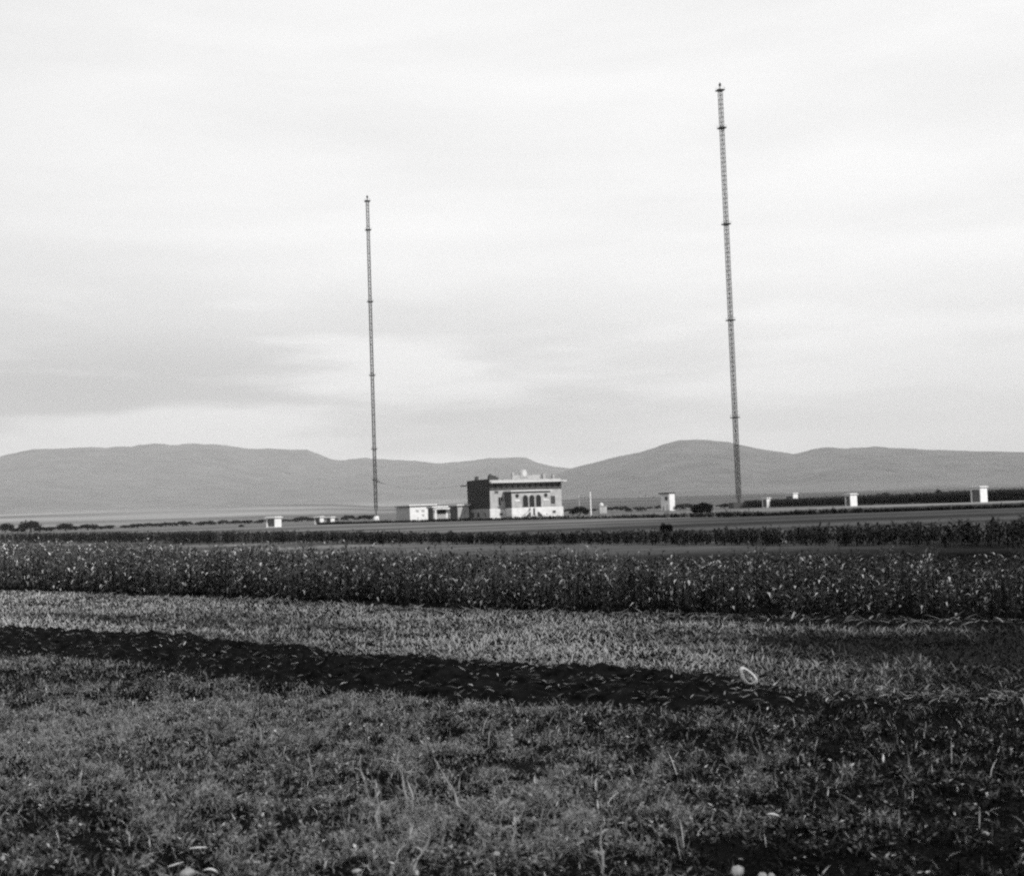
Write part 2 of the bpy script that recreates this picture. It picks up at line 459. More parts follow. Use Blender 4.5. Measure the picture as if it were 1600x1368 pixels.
# ------------------------------------------------------------------ main transmitter building
def build_station():
    p = at(766.5, 322)
    rt = empty('station_building', p, R(24))
    tag(rt, 'two-storey flat-roofed station building with triple arched porch and black side wall', 'building')
    Wd, Dp = 20.8, 15.3
    MB().box(0, 0, 2.6, Wd, Dp, 9.3).build('wall', M['render'], rt)
    MB().box(-0.12, -0.12, -0.3, Wd + 0.35, Dp + 0.1, 2.6).build('plinth', M['plinth'], rt)
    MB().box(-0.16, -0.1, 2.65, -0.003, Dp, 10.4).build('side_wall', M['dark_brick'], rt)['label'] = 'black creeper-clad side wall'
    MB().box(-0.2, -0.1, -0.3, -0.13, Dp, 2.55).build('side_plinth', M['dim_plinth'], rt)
    fr = MB().box(0.0, -0.06, 7.35, Wd + 0.05, -0.003, 9.28).build('shade_dark', M['shade_dark'], rt)  # eaves shadow painted as a dark band on the upper wall
    for k in range(12):
        x = 1.2 + k * 1.66
        MB().box(x, -0.10, 7.9, x + 0.75, -0.063, 8.9).build('frieze_panel', M['open_dark'], fr)
    MB().box(0.0, -1.45, 9.3, Wd + 1.1, Dp + 0.9, 9.62).build('cornice', M['slab'], rt)
    mod = MB()
    for k in range(30):
        x = 0.2 + k * 0.71
        mod.box(x, -1.2, 9.1, x + 0.22, -0.07, 9.297)
    mod.build('cornice_brackets', M['slab'], rt)
    MB().box(-1.7, Dp - 1.4, 8.95, -0.17, Dp + 0.9, 9.25).build('side_eave', M['roof_dark'], rt)
    par = MB()
    par.box(0.1, 0.0, 9.63, Wd - 0.1, 0.35, 10.1)
    par.box(Wd - 0.45, 0.36, 9.63, Wd - 0.1, Dp, 10.1).box(0.0, Dp - 0.35, 9.63, Wd - 0.46, Dp, 10.1)
    par.build('parapet', M['render'], rt)
    MB().box(0.4, 0.4, 9.63, Wd - 0.5, Dp - 0.4, 9.8).build('roof', M['roof_dark'], rt)
    # raised attic with rounded crest
    at_ = MB().box(6.6, 0.02, 10.103, 14.6, 0.5, 11.15)
    at_.box(6.5, -0.03, 11.152, 7.2, 0.55, 11.85)
    at_.build('attic_block', M['render'], rt)
    arc = [(9.0, 10.5)] + [(9.95 + 1.0 * math.cos(t), 11.75 + 1.0 * math.sin(t)) for t in np.linspace(math.pi * 1.05, -math.pi * 0.05, 14)] + [(11.1, 10.5)]
    cr_ = MB().prism(arc, -0.12, 0.3).build('crest', M['grey'], rt)
    ins = [(10.1 + 0.62 * math.cos(t), 11.65 + 0.85 * math.sin(t)) for t in np.linspace(0, 2 * math.pi, 17)[:-1]]
    MB().prism(ins, -0.2, -0.123).build('crest_panel', M['slab'], cr_)
    for x, y, z, sx, sz, mm in ((1.2, 3, 10.3, 1.3, 1.1, 'roof_dark'), (3.3, 5, 10.3, 1.5, 0.7, 'roof_dark'), (16.0, 1.0, 10.3, 0.8, 1.1, 'grey'), (19.0, 1.4, 10.3, 0.6, 0.8, 'grey'), (5.0, 2.2, 9.9, 0.5, 0.5, 'grey'), (13.2, 2.0, 10.4, 0.9, 0.9, 'grey'), (17.4, 2.2, 9.9, 0.4, 0.4, 'grey')):
        ch = MB().box(x, y, 9.81, x + sx, y + 0.9, z + sz).build('chimney', M[mm], rt)
        MB().box(x + 0.2, y + 0.2, z + sz + 0.002, x + sx * 0.6, y + 0.6, z + sz + 0.35).build('chimney_pot', M[mm], ch)
    MB().box(0.1, 9.5, 9.63, 0.9, 10.3, 11.4).build('chimney', M['roof_dark'], rt)
    # windows
    def window(x, z0, z1, wdt, y=0.0, sill=True, name='window', pane='glass'):
        f = MB()
        f.box(x - wdt / 2 - 0.1, y - 0.08, z0 - 0.1, x - wdt / 2, y - 0.002, z1 + 0.1).box(x + wdt / 2, y - 0.08, z0 - 0.1, x + wdt / 2 + 0.1, y - 0.002, z1 + 0.1)
        f.box(x - wdt / 2, y - 0.08, z1, x + wdt / 2, y - 0.002, z1 + 0.1).box(x - wdt / 2, y - 0.08, z0 - 0.1, x + wdt / 2, y - 0.002, z0)
        f.box(x - 0.03, y - 0.06, z0, x + 0.03, y - 0.031, z1)
        fo = f.build(name, M['render'], rt)
        MB().box(x - wdt / 2, y - 0.03, z0, x + wdt / 2, y - 0.003, z1).build('pane', M[pane], fo)
        if sill: MB().box(x - wdt / 2 - 0.2, y - 0.25, z0 - 0.22, x + wdt / 2 + 0.2, y - 0.083, z0 - 0.1).build('sill', M['slab'], fo)
    window(3.0, 3.4, 5.5, 1.2); window(1.9, 6.55, 7.2, 0.9, sill=False)
    MB().box(2.9, -0.5, 2.65, 4.15, -0.01, 4.6).build('grey_block', M['grey'], rt)  # plain grey block low on the wall beside the porch
    window(18.2, 3.3, 5.5, 1.2, pane='glass')
    window(3.0, 0.8, 1.4, 0.8, y=-0.12, sill=False, name='basement_window')
    window(18.4, 1.0, 1.6, 0.8, y=-0.12, sill=False, name='basement_window')
    for y in (2.5, 7.0, 11.0):
        MB().box(-0.26, y, 0.5, -0.203, y + 1.6, 1.7).build('basement_window', M['glass'], rt)
    for y in (3.0, 7.4, 11.6):
        for z in (3.4, 6.6):
            MB().box(-0.22, y, z, -0.163, y + 1.2, z + 1.7).build('shuttered_window', M['open_dark'], rt)
    # projecting porch
    P = 4.5; x0, x1 = 4.2, 15.3
    po = MB().box(x0, -P, 2.6, x1, -0.002, 6.8).build('porch', M['render'], rt)
    MB().box(x0 - 0.1, -P - 0.1, -0.3, x1 + 0.1, -0.13, 2.6).build('porch_plinth', M['plinth'], po)
    MB().box(x0 - 0.06, -P - 0.02, 2.65, x0 - 0.002, -0.14, 6.7).build('porch_side_shade', M['shade_dark'], po)  # dark sheet painting the shade on the porch's left side
    MB().box(x0 - 0.4, -P - 0.55, 6.82, x1 + 0.4, -0.14, 7.1).build('porch_cornice', M['slab'], po)
    MB().box(x0 - 0.05, -P - 0.05, 6.5, x1 + 0.05, -P - 0.002, 6.78).build('porch_ledge_shade', M['shade_dark'], po)  # shadow line under the porch ledge, painted as a strip
    def arch(x, z0, z1, wd_):
        r = wd_ / 2; pts = [(x - r, z0)] + [(x + r * math.cos(t), z1 - r + r * math.sin(t)) for t in np.linspace(math.pi, 0, 11)] + [(x + r, z0)]
        R2 = r + 0.14; o = [(x - R2, z0)] + [(x + R2 * math.cos(t), z1 - r + R2 * math.sin(t)) for t in np.linspace(math.pi, 0, 11)] + [(x + R2, z0)]
        mb = MB()
        for k in range(len(pts) - 1):
            a, b, c, d = o[k], o[k + 1], pts[k + 1], pts[k]
            mb.prism([d, c, b, a], -P - 0.14, -P - 0.003)
        fo = mb.build('arched_window', M['render'], po)
        MB().prism(pts[::-1], -P - 0.05, -P - 0.002).build('pane', M['glass'], fo)
    for x in (8.05, 9.9, 11.8): arch(x, 2.72, 5.85, 1.5)
    for x in (5.75, 14.0):
        ring = MB(); c = [(x + 0.5 * math.cos(t), 5.7 + 0.5 * math.sin(t)) for t in np.linspace(0, 2 * math.pi, 17)[:-1]]
        rw = ring.prism(c, -P - 0.08, -P - 0.003).build('round_window', M['glass'], po)
        MB().box(x - 0.75, -P - 0.12, 4.3, x + 0.75, -P - 0.003, 4.65).build('lintel', M['white'], po)
        MB().box(x - 0.6, -P - 0.06, 2.85, x + 0.6, -P - 0.003, 3.85).build('sunk_panel', M['grey'], po)
    # steps in front of the middle arch
    st = MB()
    st.box(9.0, -P - 2.0, -0.2, 10.9, -P - 0.15, 2.5)
    for k in range(9):
        z = 1.9 - 0.2 * (k + 1)
        st.box(9.0 - 0.33 * (k + 1), -P - 2.0, -0.2, 9.0 - 0.33 * k, -P - 0.6, z).box(10.9 + 0.33 * k, -P - 2.0, -0.2, 10.9 + 0.33 * (k + 1), -P - 0.6, z)
    st.v = [(x, y if y > -P - 1 else -P - 1.2, z) for x, y, z in st.v]
    so_ = st.build('entrance_steps', M['plinth'], po)
    MB().prism([(7.4, 0.2), (9.0, 0.2), (9.0, 1.4), (8.6, 1.4)][::-1], -P - 1.25, -P - 1.203).build('stair_shade', M['shade_dark'], so_)  # flat dark panels stand for the shade under the stair flights
    MB().prism([(10.9, 0.2), (12.5, 0.2), (11.4, 1.4), (10.9, 1.4)][::-1], -P - 1.25, -P - 1.203).build('stair_shade', M['shade_dark'], so_)
    MB().box(9.65, -P - 1.26, 0.6, 10.2, -P - 1.203, 2.4).build('cellar_door', M['shade_dark'], so_)
    return rt
build_station()

# ------------------------------------------------------------------ low outbuildings left of it
def outbuilding(px, dist, W_, D_, H_, label, side, opening=None, posts=False, wallm='white'):
    rt = empty('outbuilding', at(px, dist), R(24)); tag(rt, label, 'outbuilding', 'low outbuildings beside the station')
    MB().box(0, 0, -0.3, W_, D_, H_ - 0.75).build('wall', M[wallm], rt)
    MB().box(-0.06, 0.05, -0.3, -0.003, D_, H_ - 0.8).build('side_wall', M[side], rt)  # sunless side toned darker, its shade put into the colour
    MB().box(-0.4, -0.5, H_ - 0.3, W_ + 0.3, D_ + 0.3, H_).build('roof', M['white'], rt)
    MB().box(0.1, 0.1, H_ - 0.75, W_ - 0.1, D_ - 0.1, H_ - 0.302).build('eaves_band', M['grey'], rt)
    MB().box(-0.45, 0.3, H_ - 0.55, -0.06, D_, H_ - 0.303).build('eave_board', M['roof_dark'], rt)
    if opening:
        for (a, b, c, d, kind) in opening:
            o = MB().box(a, -0.05, b, c, -0.003, d).build(kind, M['open_dark' if kind == 'doorway' else 'grey'], rt)
            MB().box(a - 0.1, -0.12, d + 0.003, c + 0.1, -0.003, d + 0.13).build('lintel', M['slab'], o)
    if posts:
        for x in (0.15, W_ - 0.5):
            MB().box(x, -1.2, -0.3, x + 0.4, -0.8, H_ - 0.75).build('post', M['white'], rt)
        MB().box(-0.1, -1.4, H_ - 0.748, W_ + 0.1, -0.51, H_ - 0.5).build('porch_roof', M['white'], rt)
    return rt
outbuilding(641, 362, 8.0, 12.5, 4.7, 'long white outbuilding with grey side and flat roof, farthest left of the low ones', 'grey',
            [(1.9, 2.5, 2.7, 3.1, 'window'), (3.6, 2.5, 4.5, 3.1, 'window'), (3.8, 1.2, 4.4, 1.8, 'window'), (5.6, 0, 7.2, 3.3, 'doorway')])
outbuilding(677, 344, 5.3, 4.0, 3.9, 'white outbuilding with dark-topped opening between two white posts', 'shade_dark',
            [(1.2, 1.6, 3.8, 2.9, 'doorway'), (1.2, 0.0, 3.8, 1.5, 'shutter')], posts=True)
outbuilding(715.5, 332, 3.3, 5.6, 4.1, 'small light grey lean-to with shade-toned side wall next to the station building', 'shade_dark',
            [(1.2, 0.0, 2.0, 2.1, 'door')], wallm='render')

# ------------------------------------------------------------------ white huts round the masts
def hut(px, dist, W_, D_, H_, label, rz=-38, group='white tuning huts standing in the fields'):
    g0 = at(px, dist); rz -= math.degrees(math.atan2(g0.x, g0.y)); W_, D_ = W_ * 1.1, D_ * 0.81; rt = empty('field_hut', at(px, dist), R(rz)); tag(rt, label, 'hut', group)
    t = 0.22; x0, x1, y0, y1 = -W_ / 2, W_ / 2, 0.0, D_
    wl = MB()
    wl.box(x1 - t, y0, -0.3, x1, y1, H_ - 0.3).box(x0, y0, -0.3, x0 + t, y1, H_ - 0.3).box(x0 + t, y1 - t, -0.3, x1 - t, y1, H_ - 0.3)
    wl.box(x0 + t, y0, H_ * 0.78, x1 - t, y0 + t, H_ - 0.3)
    wl.build('wall', M['white'], rt)
    MB().box(x0 + t + 0.01, y0 + 0.35, 0.0, x1 - t - 0.01, y0 + 0.42, H_ * 0.76).build('door', M['wood'], rt)
    MB().box(x0 - 0.3, y0 - 0.4, H_ - 0.3, x1 + 0.3, y1 + 0.3, H_ - 0.12).build('roof', M['slab'], rt)
    MB().box(x0 - 0.05, y0 - 0.1, H_ - 0.118, x1 + 0.05, y1 + 0.05, H_).build('roof_cap', M['white'], rt)
    MB().box(x0 - 0.05, y0 - 0.05, -0.3, x1 + 0.05, y0 - 0.002, 0.12).build('step', M['concrete'], rt)
    return rt
hut(423, 284, 2.3, 2.9, 2.45, 'largest white hut on the left, open-fronted, beside a small dark bush')
hut(496, 364, 1.9, 2.2, 2.3, 'small white hut, left one of the close pair left of the mast')
hut(513, 372, 1.9, 2.2, 2.1, 'small white hut, right one of the close pair left of the mast')
hut(1195, 432, 1.9, 2.5, 3.5, 'small low white hut just right of the right mast foot')
hut(1234, 500, 3.6, 3.6, 5.3, 'white-capped hut showing only its top above the maize', group='white tuning huts standing in the fields')
hut(1325, 325, 1.6, 3.4, 3.35, 'white hut in front of the maize, second from the right edge')
hut(1525, 295, 2.5, 3.1, 3.85, 'tallest white hut in front of the maize, nearest the right edge')

def tower():
    rt = empty('transformer_tower', at(1040, 470), R(-45)); tag(rt, 'tall narrow white tower with a dark overhanging roof and one dark window', 'tower')
    W_, D_, H_ = 4.2, 3.2, 6.9
    MB().box(-W_ / 2, 0, -0.3, W_ / 2, D_, H_ - 0.45).build('wall', M['white'], rt)
    MB().box(-W_ / 2 - 0.6, -0.6, H_ - 0.45, W_ / 2 + 0.2, D_ + 0.4, H_).build('roof', M['roof_dark'], rt)
    f = MB().box(-0.2, -0.1, 3.9, 1.5, -0.003, 5.4).build('window', M['grey'], rt)
    MB().box(0.0, -0.14, 4.05, 1.3, -0.102, 5.25).build('pane', M['glass'], f)
    d = MB().box(-1.4, -0.06, -0.2, -0.4, -0.003, 1.9).build('door', M['grey'], rt)
    MB().box(-0.6, -0.12, 0.9, -0.5, -0.062, 1.05).build('handle', M['steel_dark'], d)
tower()

def kiosk():
    rt = empty('kiosk', at(943, 425), R(10)); tag(rt, 'small pale grey kiosk with a narrow raised cap', 'kiosk')
    MB().box(-1.25, 0, -0.2, 1.25, 2.4, 2.5).build('wall', M['render'], rt)
    MB().box(-1.45, -0.2, 2.502, 1.45, 2.6, 2.68).build('roof', M['grey'], rt)
    MB().tube([(-.3, 1.2, 2.68), (-.3, 1.2, 3.3), (-.3, 1.2, 3.7)], [0.75, 0.7, 0.12], 10).build('roof_cap', M['slab'], rt)
    MB().box(-0.4, -0.05, 0, 0.4, -0.003, 1.9).build('door', M['grey'], rt)
kiosk()

# ------------------------------------------------------------------ lattice masts
def mast(base, top_py, ring_pys, px_bottom, px_top, label, width, foot):
    rt = empty('radio_mast', base, R(20)); tag(rt, label, 'radio mast', 'lattice radio masts')
    z_of = lambda py: height_at(base, py, px_bottom + (px_top - px_bottom) * (base_py - py) / (base_py - top_py))
    base_py = horizon_y(px_bottom) + EYE * F_PX / base.y
    H = z_of(ring_pys[0]); top = z_of(top_py); h = width / 2; z0 = foot + 0.9
    if foot > 1:
        MB().bar((0, 0, -0.3), (0, 0, foot), 1.5, 1.25, 12).build('concrete_base', M['concrete'], rt)
    else:
        MB().box(-1.2, -1.2, -0.3, 1.2, 1.2, foot).build('concrete_base', M['grey'], rt)
    MB().tube([(0, 0, foot), (0, 0, foot + 0.3), (0, 0, z0)], [0.3, 0.16, 0.3], 10).build('insulator', M['steel_dark'], rt)
    cs = [(-h, -h), (h, -h), (h, h), (-h, h)]
    zt = z0 + 3.5
    for (x, y) in cs:
        MB().bar((x * 0.15, y * 0.15, z0), (x, y, zt), 0.10, 0.20, 5).bar((x, y, zt), (x, y, H), 0.19, 0.115, 5).build('leg', M['steel'], rt)
    br = MB(); n = int((H - zt) / 1.75); dz = (H - zt) / n
    for k in range(n):
        za, zb = zt + k * dz, zt + (k + 1) * dz
        for q in range(4):
            a, b = cs[q], cs[(q + 1) % 4]
            if k % 2: a, b = b, a
            br.bar((a[0], a[1], za), (b[0], b[1], zb), 0.05 + 0.05 * max(0, 1 - za / 45), n=3)
            br.bar((a[0], a[1], za), (b[0], b[1], za), 0.085, n=4)
    br.build('bracing', M['steel'], rt)
    for py in ring_pys:
        z = z_of(py); g = h + 0.75
        pl = MB().box(-g, -g, z, g, g, z + 0.36).build('platform', M['steel_dark'], rt)
        rl = MB()
        for q in range(4):
            a, b = [(-g, -g), (g, -g), (g, g), (-g, g)][q], [(g, -g), (g, g), (-g, g), (-g, -g)][q]
            rl.bar((a[0], a[1], z + 1.1), (b[0], b[1], z + 1.1), 0.03, n=4).bar((a[0], a[1], z + 0.363), (a[0], a[1], z + 1.1), 0.03, n=4)
        rl.build('railing', M['steel'], pl)
    sp = MB().bar((0, 0, H + 0.3), (0, 0, top - 0.6), 0.22, 0.12, 6)
    sp.build('top_spire', M['steel'], rt)
    MB().tube([(0, 0, top - 1.6), (0, 0, top - 1.0), (0, 0, top)], [0.18, 0.6, 0.1], 8).build('beacon', M['steel_dark'], rt)
    return rt, z_of
RB, LB = at(1155, 470), at(588, 610)
mr, _ = mast(RB, 129, [142, 201, 351, 501, 653], 1155, 1126, 'nearer, taller lattice mast on the right with five dark platforms', 1.25, 0.4)
ml, zl = mast(LB, 305, [315, 360, 472, 587, 702, 750], 588, 571, 'farther, shorter lattice mast on the left with a white concrete foot', 1.15, 1.9)
# dark boarded enclosure at the foot of the right mast
def enclosure():
    rt = empty('mast_enclosure', RB, R(10)); tag(rt, 'dark boarded enclosure round the foot of the right mast', 'fence')
    for a in range(4):
        s = R(90 * a); q = MB(); c, sn = math.cos(s), math.sin(s)
        def T(x, y): return (x * c - y * sn, x * sn + y * c)
        for k in range(11):
            x = -2.9 + k * 0.53; hh = 2.0 + 0.35 * random.Random(k + a * 20).random()
            p0, p1 = T(x, -3), T(x + 0.5, -3); q0, q1 = T(x, -2.93), T(x + 0.5, -2.93)
            q.add([(*p0, -.2), (*p1, -.2), (*q1, -.2), (*q0, -.2), (*p0, hh), (*p1, hh), (*q1, hh), (*q0, hh)],
                  [(0, 3, 2, 1), (4, 5, 6, 7), (0, 1, 5, 4), (1, 2, 6, 5), (2, 3, 7, 6), (3, 0, 4, 7)])
        q.build('board_panel', M['roof_dark'], rt)
        px_, py_ = T(-3.05, -3.05)
        MB().bar((px_, py_, -.2), (px_, py_, 2.5), 0.1, n=6).build('post', M['wood'], rt)
enclosure()

# feeder cable from the left mast to the eave of the station
def feeder():
    z = zl(750); a = Vector((LB.x, LB.y, z)); b = at(722, 332); b.z = 9.2
    pts, rs = [], []
    for k in range(41):
        u = k / 40; p = a.lerp(b, u); p.z -= 8.0 * u * (1 - u) * 1.2
        pts.append(p); rs.append(max(0.03, 0.42 * (1 - u * 4.5)))
    o = MB().tube(pts, rs, 6).build('feeder_cable', M['wire']); tag(o, 'thin feeder cable running from the left mast towards the station roof', 'cable')
feeder()

# ------------------------------------------------------------------ poles
def pole(px, dist, top_py, label, r=0.09, m_='wood', arms=True, name='utility_pole', rz=0):
    p = at(px, dist); rt = empty(name, p, R(rz)); tag(rt, label, 'pole', 'poles on the station ground')
    H = height_at(p, top_py, px)
    MB().bar((0, 0, -0.4), (0, 0, H), r * 1.15, r * 0.85, 8).build('shaft', M[m_], rt)
    if arms:
        ar = MB().box(-0.7, -0.05, H - 0.55, 0.7, 0.05, H - 0.43).build('crossarm', M[m_], rt)
        for x in (-0.6, 0.6): MB().bar((x, 0, H - 0.42), (x, 0, H - 0.25), 0.05, 0.04, 6).build('insulator', M['concrete'], ar)
    return p, H
pole(923.5, 330, 768, 'pale slim pole right of the bush beside the station', 0.17, 'pale_wood', False)
pole(906, 333, 773, 'faint thin pole above the bush beside the station', 0.06, 'pale_wood', False)
pole(999, 430, 774, 'thin pole between the kiosk and the tower, leftmost of three', 0.06, rz=20)
pole(1010, 400, 770, 'thin pole between the kiosk and the tower, middle of three', 0.08, rz=20)
pole(1022, 440, 771, 'thin pole nearest the left side of the tower', 0.06, rz=20)
pole(1070, 400, 783, 'short pole between the tower and the dark round bush', 0.08, rz=20)
pole(1043, 150, 788, 'short dark post standing in the grey field below the tower', 0.05, arms=False)
a, b = at(906, 333), at(923.5, 330); a.z = height_at(a, 777.3, 906); b.z = height_at(b, 777.3, 923)
tag(MB().bar(a, b, 0.06, n=6).build('cross_wire', M['wire']), 'short dark wire stretched between the two pale poles', 'wire')

# fence of posts and wires along the far edge of the grey field
def fence():
    f = line([(520, 818), (700, 814), (880, 810), (1130, 806.5), (1400, 798)])
    rt = empty('wire_fence', Vector((0, float(f(0)), 0))); tag(rt, 'low post and wire fence along the far edge of the grey field', 'fence')
    y0 = float(f(0)); xs = np.arange(-40, 34, 4.2)
    P = [Vector((x, float(f(x)) - y0, 0)) for x in xs]
    for p in P: MB().box(p.x - .06, p.y - .06, -.3, p.x + .06, p.y + .06, 1.15).build('post', M['wood'], rt)
    for z in (0.5, 0.95):
        mb = MB()
        for k in range(len(P) - 1): mb.bar(P[k] + Vector((0, -0.07, z)), P[k + 1] + Vector((0, -0.07, z)), 0.012, n=3)
        mb.build('wire', M['wire'], rt)
fence()

# ------------------------------------------------------------------ vegetation
rng = np.random.default_rng(4); np.random.seed(4)
LM = dict(grass=leaf_mat('meadow_grass', 0.003, 0.32, 0.8, 0.86),
          stub=leaf_mat('stubble_grass', 0.03, 0.44, 0.75, 0.85),
          crop=leaf_mat('crop_leaf', 0.004, 0.085, 0.75, 0.80, rough=0.45),
          dark=leaf_mat('dark_crop_leaf', 0.004, 0.018, 0.07, 0.96),
          maize=leaf_mat('maize_leaf', 0.006, 0.022, 0.08, 0.95),
          bush=leaf_mat('bush_leaf', 0.006, 0.022, 0.07, 0.95))

def scatter(x0, x1, y0, y1, n):
    return rng.uniform(x0, x1, n), rng.uniform(y0, y1, n)
def in_view(x, y, margin=2.5):
    return (np.abs(x) < 0.43 * y + margin) & (y > 4.3)

def stuff(name, parts, m_, label, cat):
    V, Q, T = join(parts)
    o = link(name, np_mesh(name, V, Q, m_, T)); tag(o, label, cat, kind='stuff'); return o

# dark patches, clumps: a slow field of plant vigour over the meadow
def vigour(x, y): return fbm(x * 0.30 + 3, y * 0.75, 3, 41)
def clump(x, y): return 0.45 * fbm(x * 1.6, y * 2.4, 3, 77) + 0.55 * fbm(x * 10.0, y * 8.0, 2, 78)

def meadow():
    n = 900000
    # denser near the camera
    y = 4.3 + (rng.random(n) ** 1.35) * 17; x = rng.uniform(-1, 1, n) * (0.43 * y + 1.8)
    keep = ((y < plough_near(x) - 0.10 + rng.normal(0, 0.22, n) + 0.5 * (fbm(x * 1.3, y * 0, 3, 15) - 0.5)) | ((y < plough_far(x) + 1) & (rng.random(n) < np.clip((x / y - 0.19) / 0.10, 0.09, 0.95)))) & (rng.random(n) < (0.34 + 1.9 * np.clip(0.6 * clump(x, y) + 0.4 * vigour(x, y) - 0.34, 0, 1)))
    g = fbm(x * 9.0, y * 7.0, 2, 91)
    keep &= rng.random(n) < np.clip((g - 0.34) * 5.0, 0.34, 1)
    x, y, g = x[keep], y[keep], g[keep]; n = len(x); z = ground_z(x, y)
    v, c = vigour(x, y), clump(x, y) * 0.6 + 0.4 * g
    right = np.clip((x / (0.41 * y) - 0.05) / 0.9, 0, 1)  # brightness falloff toward the right, painted into the leaf tone
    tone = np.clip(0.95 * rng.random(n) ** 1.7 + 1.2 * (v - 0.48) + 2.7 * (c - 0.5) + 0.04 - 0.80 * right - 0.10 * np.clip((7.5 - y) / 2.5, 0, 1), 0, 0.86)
    dry = rng.random(n) < 0.03; tone[dry] = rng.uniform(0.86, 1.0, dry.sum())
    kind = rng.random(n) < 0.42                         # blades, the rest small broad leaves
    parts = []
    k = kind; m_ = k.sum(); P = np.stack([x[k], y[k], z[k]], 1)
    parts.append(leaves(P, rng.uniform(0, 6.28, m_), rng.uniform(0.7, 1.5, m_), rng.uniform(0.2, 1.3, m_), rng.uniform(0.03, 0.09, m_) * (0.5 + 1.0 * c[k]), rng.uniform(0.004, 0.009, m_) * (0.75 + y[k] / 20), 2, tone[k]))
    k = ~kind; m_ = k.sum(); hgt = rng.uniform(0.0, 0.055, m_) * np.clip((g[k] - 0.25) * 2.4, 0.2, 1.1); P = np.stack([x[k], y[k], z[k] + hgt], 1)
    parts.append(leaves(P, rng.uniform(0, 6.28, m_), rng.uniform(-0.3, 0.9, m_), rng.uniform(0, 1.2, m_), rng.uniform(0.016, 0.042, m_), rng.uniform(0.007, 0.020, m_) * (0.85 + y[k] / 30), 2, tone[k], base_w=0.3))
    # long dry straws
    m_ = 420; ys = 4.6 + rng.random(m_) * 9; xs = rng.uniform(-1, 1, m_) * (0.43 * ys + 1)
    q = ys < plough_near(xs); xs, ys = xs[q], ys[q]; m_ = len(xs)
    parts.append(leaves(np.stack([xs, ys, ground_z(xs, ys) + 0.03], 1), rng.uniform(0, 6.28, m_), rng.uniform(0.1, 1.4, m_), rng.uniform(0, 1.2, m_), rng.uniform(0.06, 0.18, m_), rng.uniform(0.003, 0.007, m_), 3, rng.uniform(0.75, 0.97, m_)))
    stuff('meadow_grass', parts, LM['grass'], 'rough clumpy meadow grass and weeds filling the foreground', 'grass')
meadow()

def stubble():
    n = 330000
    y = 8 + (rng.random(n) ** 1.25) * 36; x = rng.uniform(-1, 1, n) * (0.43 * y + 2)
    keep = (y > plough_far(x) - 0.08 + rng.normal(0, 0.15, n) + 0.4 * (fbm(x * 1.5, y * 0, 3, 35) - 0.5)) & (y < crop_front(x) + 0.5)
    x, y = x[keep], y[keep]; n = len(x); z = ground_z(x, y)
    band = fbm(x * 0.25, (y - 0.5 * (plough_far(x) + crop_front(x))) * 0.9, 3, 61); c = clump(x, y)
    right = np.clip((x / (0.41 * y) - 0.1) / 0.8, 0, 1)  # stubble toned darker to the right, standing for falling light
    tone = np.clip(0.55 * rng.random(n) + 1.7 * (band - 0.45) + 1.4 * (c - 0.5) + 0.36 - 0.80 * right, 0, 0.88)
    P = np.stack([x, y, z], 1)
    a = leaves(P, rng.uniform(0, 6.28, n), rng.uniform(-0.1, 1.2, n), rng.uniform(0, 1.2, n), rng.uniform(0.03, 0.11, n) * (0.35 + 1.3 * c), rng.uniform(0.008, 0.018, n) * (0.7 + y / 40), 2, tone)
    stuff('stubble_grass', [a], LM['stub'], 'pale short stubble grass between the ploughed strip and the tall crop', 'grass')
stubble()

def litter():
    """dry leaves strewn over the ploughed strip and along the foot of the crop"""
    parts = []
    n = 8000; x = rng.uniform(-24, 22, n); u = rng.random(n); y = plough_near(x) + (plough_far(x) - plough_near(x)) * u
    z = ground_z(x, y) + rng.uniform(0.05, 0.12, n)
    parts.append(leaves(np.stack([x, y, z], 1), rng.normal(0, 0.6, n) + np.where(rng.random(n) < .5, 0, 3.14), rng.uniform(-0.15, 0.5, n), rng.uniform(-0.3, 1.2, n), rng.uniform(0.03, 0.11, n), rng.uniform(0.007, 0.024, n), 3, rng.random(n) ** 2.0))
    n = 1700; x = rng.uniform(-30, 22, n); y = crop_front(x) - np.abs(rng.normal(0, 0.35, n)) - 0.05
    z = ground_z(x, y) + 0.07
    parts.append(leaves(np.stack([x, y, z], 1), rng.normal(0, 0.7, n) + np.where(rng.random(n) < .5, 0, 3.14), rng.uniform(0, 0.5, n), rng.uniform(-0.2, 1, n), rng.uniform(0.08, 0.26, n), rng.uniform(0.015, 0.035, n), 3, rng.uniform(0.2, 0.9, n)))
    stuff('leaf_litter', parts, LM['stub'], 'dry pale leaves strewn over the ploughed strip and crop edge', 'leaf litter')
litter()

